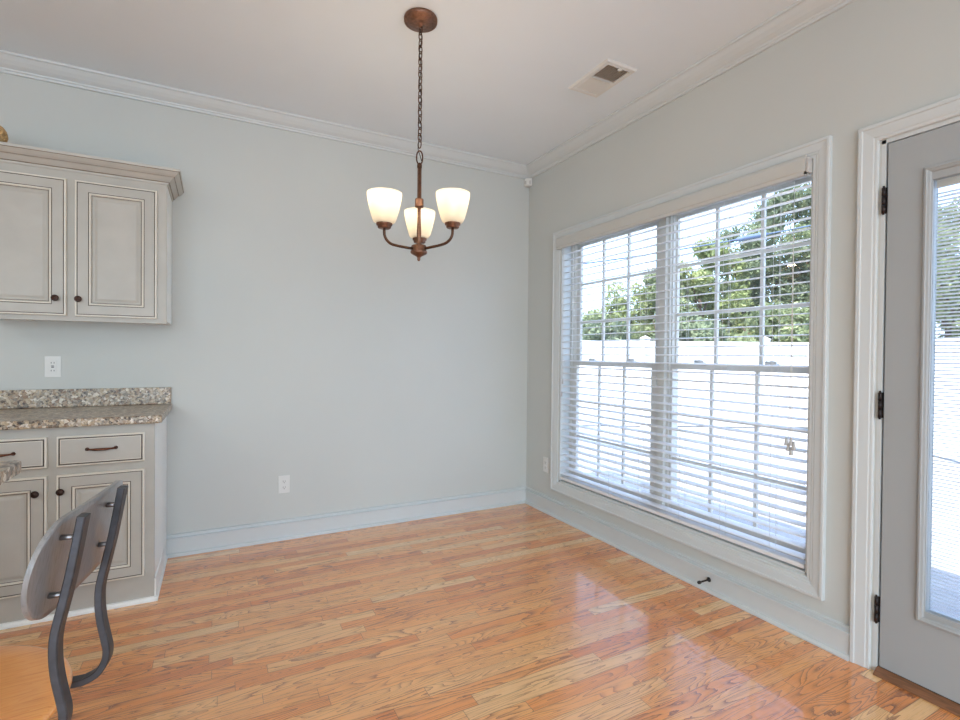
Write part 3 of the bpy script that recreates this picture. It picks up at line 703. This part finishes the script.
# motion sensor in the corner just below the crown
ms = thing('motion_sensor', 'small white motion sensor in the wall corner just below the crown moulding', 'sensor', (-.03, -.03, 2.598))
b = nb(); pts = [(-.002, -.050), (-.002, -.002), (-.050, -.002), (-.054, -.016), (-.046, -.038), (-.038, -.046), (-.016, -.054)]
prism(b, pts, 2.602, 2.661, 'z'); bmesh.ops.bevel(b, geom=b.edges[:], offset=.004, segments=2, affect='EDGES'); obj('housing', b, M['plastic'], ms)
b = nb(); prism(b, [(-.058, -.022), (-.022, -.058), (-.030, -.036), (-.036, -.030)][::1], 2.612, 2.640, 'z'); obj('lens', b, M['tassel'], ms)
b = nb(); prism(b, [(-.044, -.010), (-.010, -.044), (-.010, -.010)], 2.597, 2.6025, 'z'); obj('swivel_base', b, M['tassel'], ms)

# door stop on the baseboard
ds = thing('door_stop', 'black rigid door stop screwed to the baseboard below the window', 'door stop', (-.05, -1.757, .05))
b = nb(); lathe(b, [(.0005, -.0152), (.012, -.0152), (.012, -.019), (.0065, -.022), (.0045, -.030), (.0045, -.084), (.0005, -.084)], 0, -1.757, 18, axis='x', cz=.066); obj('rod', b, M['black'], ds)
b = nb(); lathe(b, [(.0005, -.082), (.0075, -.082), (.0085, -.086), (.0085, -.094), (.0065, -.098), (.0005, -.098)], 0, -1.757, 18, axis='x', cz=.066); obj('rubber_tip', b, M['slot'], ds)

# unseen ceiling lamps behind the camera, added to brighten the room
for i, (x, y) in enumerate(((-4.8, -3.2), (-4.8, -5.8), (-2.9, -5.2), (-1.0, -5.2))):
    b = nb(); lathe(b, [(.095, CEIL-.0005), (.095, CEIL-.004), (.078, CEIL-.006), (.072, CEIL-.0008)], x, y, 32)
    t = thing('ceiling_fill_lamp', 'added unseen ceiling lamp for downlight in the kitchen behind the camera', 'fill light', (x, y, CEIL-.006), 'added fill lamps behind the camera')
    obj('trim_ring', b, M['plastic'], t)
    b = nb(); lathe(b, [(.0005, CEIL-.001), (.073, CEIL-.001)], x, y, 32); obj('diffuser', b, M['fill'], t)
    l = bpy.data.lights.new('ceiling_fill_beam', 'AREA'); l.shape = 'DISK'; l.size = .14; l.energy = CEILING_FILL_W; l.color = (.90, .98, .97)
    lo = bpy.data.objects.new('ceiling_fill_beam', l); COL.objects.link(lo); lo.location = (x, y, CEIL-.012)

# ------------------------------------------------------------------ outside
GZ = -.22
b = nb(); box(b, WT+.001, 60, -30, 60, GZ-.2, GZ); struct(obj('ground', b, M['concrete'], keep_origin=True))
b = nb(); box(b, XL-.6, .55, YR-.6, .7, 2.87, 3.05); struct(obj('roof', b, M['roof']))
b = nb(); box(b, WT, WT+.03, WY1+.02, .2, GZ, 2.86); box(b, WT, WT+.03, DY1+.05, WY0-.02, GZ, 2.86); box(b, WT, WT+.03, YR, DY0-.05, GZ, 2.86); box(b, WT, WT+.03, WY0-.02, WY1+.02, GZ, WZ0-.02); box(b, WT, WT+.03, DY0-.05, WY1+.02, WZ1+.03, 2.86); box(b, WT, WT+.03, DY0-.05, DY1+.05, GZ, -.01)
struct(obj('wall_exterior', b, M['stucco']))
fh = Vector((fw.x, fw.y, 0)).normalized(); rh = Vector((fh.y, -fh.x, 0))
def at(px, d, z=0): 
    p = CAM + fh*d + rh*((px-480)/FPX*d); return Vector((p.x, p.y, z))
fen = thing('garden_fence', 'white vinyl privacy fence across the yard behind the double window', 'fence', at(705, 10.2, GZ))
line = [at(405, 10.2), at(525, 10.2), at(645, 10.2), at(765, 10.2), at(830, 10.2)]
d2 = (at(945, 7.2)-at(830, 10.2)); L2 = d2.length; d2.normalize()
for k in range(1, 5): line.append(line[4] + d2*2.3*k)
def obox(bm, A, B, th, z0, z1):
    d = (B-A).normalized(); n = Vector((-d.y, d.x, 0))*th/2
    v = [bm.verts.new((q.x, q.y, z)) for z in (z0, z1) for q in (A-n, B-n, B+n, A+n)]
    for f in ((0, 3, 2, 1), (4, 5, 6, 7), (0, 1, 5, 4), (1, 2, 6, 5), (2, 3, 7, 6), (3, 0, 4, 7)): bm.faces.new([v[i] for i in f])
for p, q in zip(line, line[1:]):
    b = nb(); obox(b, p, q, .025, GZ+.10, 1.46); obox(b, p, q, .05, 1.42, 1.53); obox(b, p, q, .05, GZ+.03, GZ+.14)
    n = int((q-p).length/.15); d = (q-p)
    for k in range(n): obox(b, p+d*((k+.06)/n), p+d*((k+.94)/n), .034, GZ+.13, 1.43)
    obj('fence_panel', b, M['fence'], fen)
for p in line:
    b = nb(); box(b, p.x-.063, p.x+.063, p.y-.063, p.y+.063, GZ, 1.57)
    box(b, p.x-.075, p.x+.075, p.y-.075, p.y+.075, 1.57, 1.59)
    v = [b.verts.new((p.x+i*.075, p.y+j*.075, 1.59)) for i, j in ((-1, -1), (1, -1), (1, 1), (-1, 1))]; a = b.verts.new((p.x, p.y, 1.64))
    for k in range(4): b.faces.new((v[k], v[(k+1) % 4], a))
    obj('fence_post', b, M['fence'], fen)

def tree(label, px, d, h, w, mat, nleaf, seed, base=.6):
    rnd = random.Random(seed); p = at(px, d, GZ); t = thing('leafy_tree', label, 'tree', p, 'trees beyond the fence')
    b = nb(); tube(b, [(p.x, p.y, GZ), (p.x+.08, p.y+.05, GZ+h*.3), (p.x-.05, p.y, GZ+h*.62)], [.13, .10, .05], 9)
    for k in range(7):
        a = rnd.uniform(0, 2*PI); z = GZ+h*rnd.uniform(.28, .55); r = w*rnd.uniform(.4, .7)
        tube(b, [(p.x, p.y, z), (p.x+r*.5*math.cos(a), p.y+r*.5*math.sin(a), z+h*.12), (p.x+r*math.cos(a), p.y+r*math.sin(a), z+h*.26)], [.05, .035, .012], 6)
    obj('trunk', b, M['bark'], t)
    blobs = []
    for k in range(46):
        a = rnd.uniform(0, 2*PI); zz = rnd.uniform(base, h*.92); env = math.sin(PI*min(1, max(.12, (zz/h)*.86+.14)))**.6
        r = w*env*rnd.random()**.6; blobs.append((p.x+r*math.cos(a), p.y+r*math.sin(a), GZ+zz, rnd.uniform(.28, .55)*min(1, w*.6)))
    vs, fs = [], []
    for k in range(nleaf):
        x, y, z, r = blobs[rnd.randrange(len(blobs))]
        v = Vector((rnd.gauss(0, 1), rnd.gauss(0, 1), rnd.gauss(0, .8))).normalized()*r*(.55+.5*rnd.random())
        c = Vector((x, y, z))+v; s = rnd.uniform(.028, .055)
        n = Vector((rnd.gauss(0, 1), rnd.gauss(0, 1), rnd.gauss(.6, 1))).normalized(); u = n.orthogonal().normalized()
        u = Matrix.Rotation(rnd.uniform(0, 2*PI), 3, n) @ u; w2 = n.cross(u); i = len(vs)
        vs += [c-u*s*1.5, c+w2*s*.8, c+u*s*1.5, c-w2*s*.8]; fs.append((i, i+1, i+2, i+3))
    me = bpy.data.meshes.new('foliage'); me.from_pydata([v-p for v in vs], [], fs); me.materials.append(mat)
    o = bpy.data.objects.new('foliage', me); COL.objects.link(o); o.parent = t
TREES = [
    ('low rounded green tree beyond the fence, leftmost in the left window', 590, 15.0, 2.9, 1.0, 'leaf_a', 4200),
    ('green tree rising above the fence at the middle of the left window', 628, 15.5, 3.7, 1.2, 'leaf_c', 5200),
    ('tall green tree beyond the fence just behind the window mullion', 664, 14.5, 4.1, 1.2, 'leaf_a', 5200),
    ('yellow green tree beyond the fence right of the window mullion', 700, 15.0, 5.1, 1.4, 'leaf_c', 7000),
    ('tall dark green tree beyond the fence at the middle of the right window', 742, 16.0, 6.1, 1.6, 'leaf_b', 8000),
    ('tallest grey green tree beyond the fence at the right window edge', 806, 15.0, 7.3, 2.0, 'leaf_b', 11000),
    ('broad dark tree beyond the fence hidden behind the wall by the door', 868, 13.5, 6.2, 1.8, 'leaf_b', 6500),
    ('tall green tree beyond the fence seen through the door glass', 950, 11.5, 5.4, 1.7, 'leaf_a', 6500),
    ('grey green tree filling the gap above the fence right of centre in right window', 776, 18.0, 6.7, 2.2, 'leaf_a', 9500),
    ('dense low hedge tree right behind the fence in the left window', 608, 12.2, 2.3, .9, 'leaf_b', 3500),
    ('dense low hedge tree right behind the fence under the yellow green tree', 690, 12.0, 2.5, 1.0, 'leaf_b', 3800),
    ('dense low hedge tree right behind the fence near the right window edge', 775, 12.0, 2.7, 1.2, 'leaf_a', 4200),
]
for i, (lb, px, d, h, w, m, n) in enumerate(TREES): tree(lb, px, d, h, w, M[m], int(n*2.2), 40+i, .8)
b = nb(); A, B_ = at(500, 11.0, 1.22+(356-275)/FPX*11.0), at(1000, 11.0, 1.22+(356-178)/FPX*11.0)
cpts = [A.lerp(B_, k/30)-Vector((0, 0, .35*4*(k/30)*(1-k/30)*.6)) for k in range(31)]
tube(b, cpts, .016, 8)
ov = thing('overhead_cable', 'dark overhead cable slanting across the sky beyond the window', 'cable', A)
obj('cable', b, M['cable'], ov)
b = nb(); k = 14; tube(b, [cpts[14].lerp(cpts[16], q/8) for q in range(9)], [.02, .05, .055, .055, .055, .055, .055, .05, .02], 10); obj('splice_sleeve', b, M['cable'], ov)
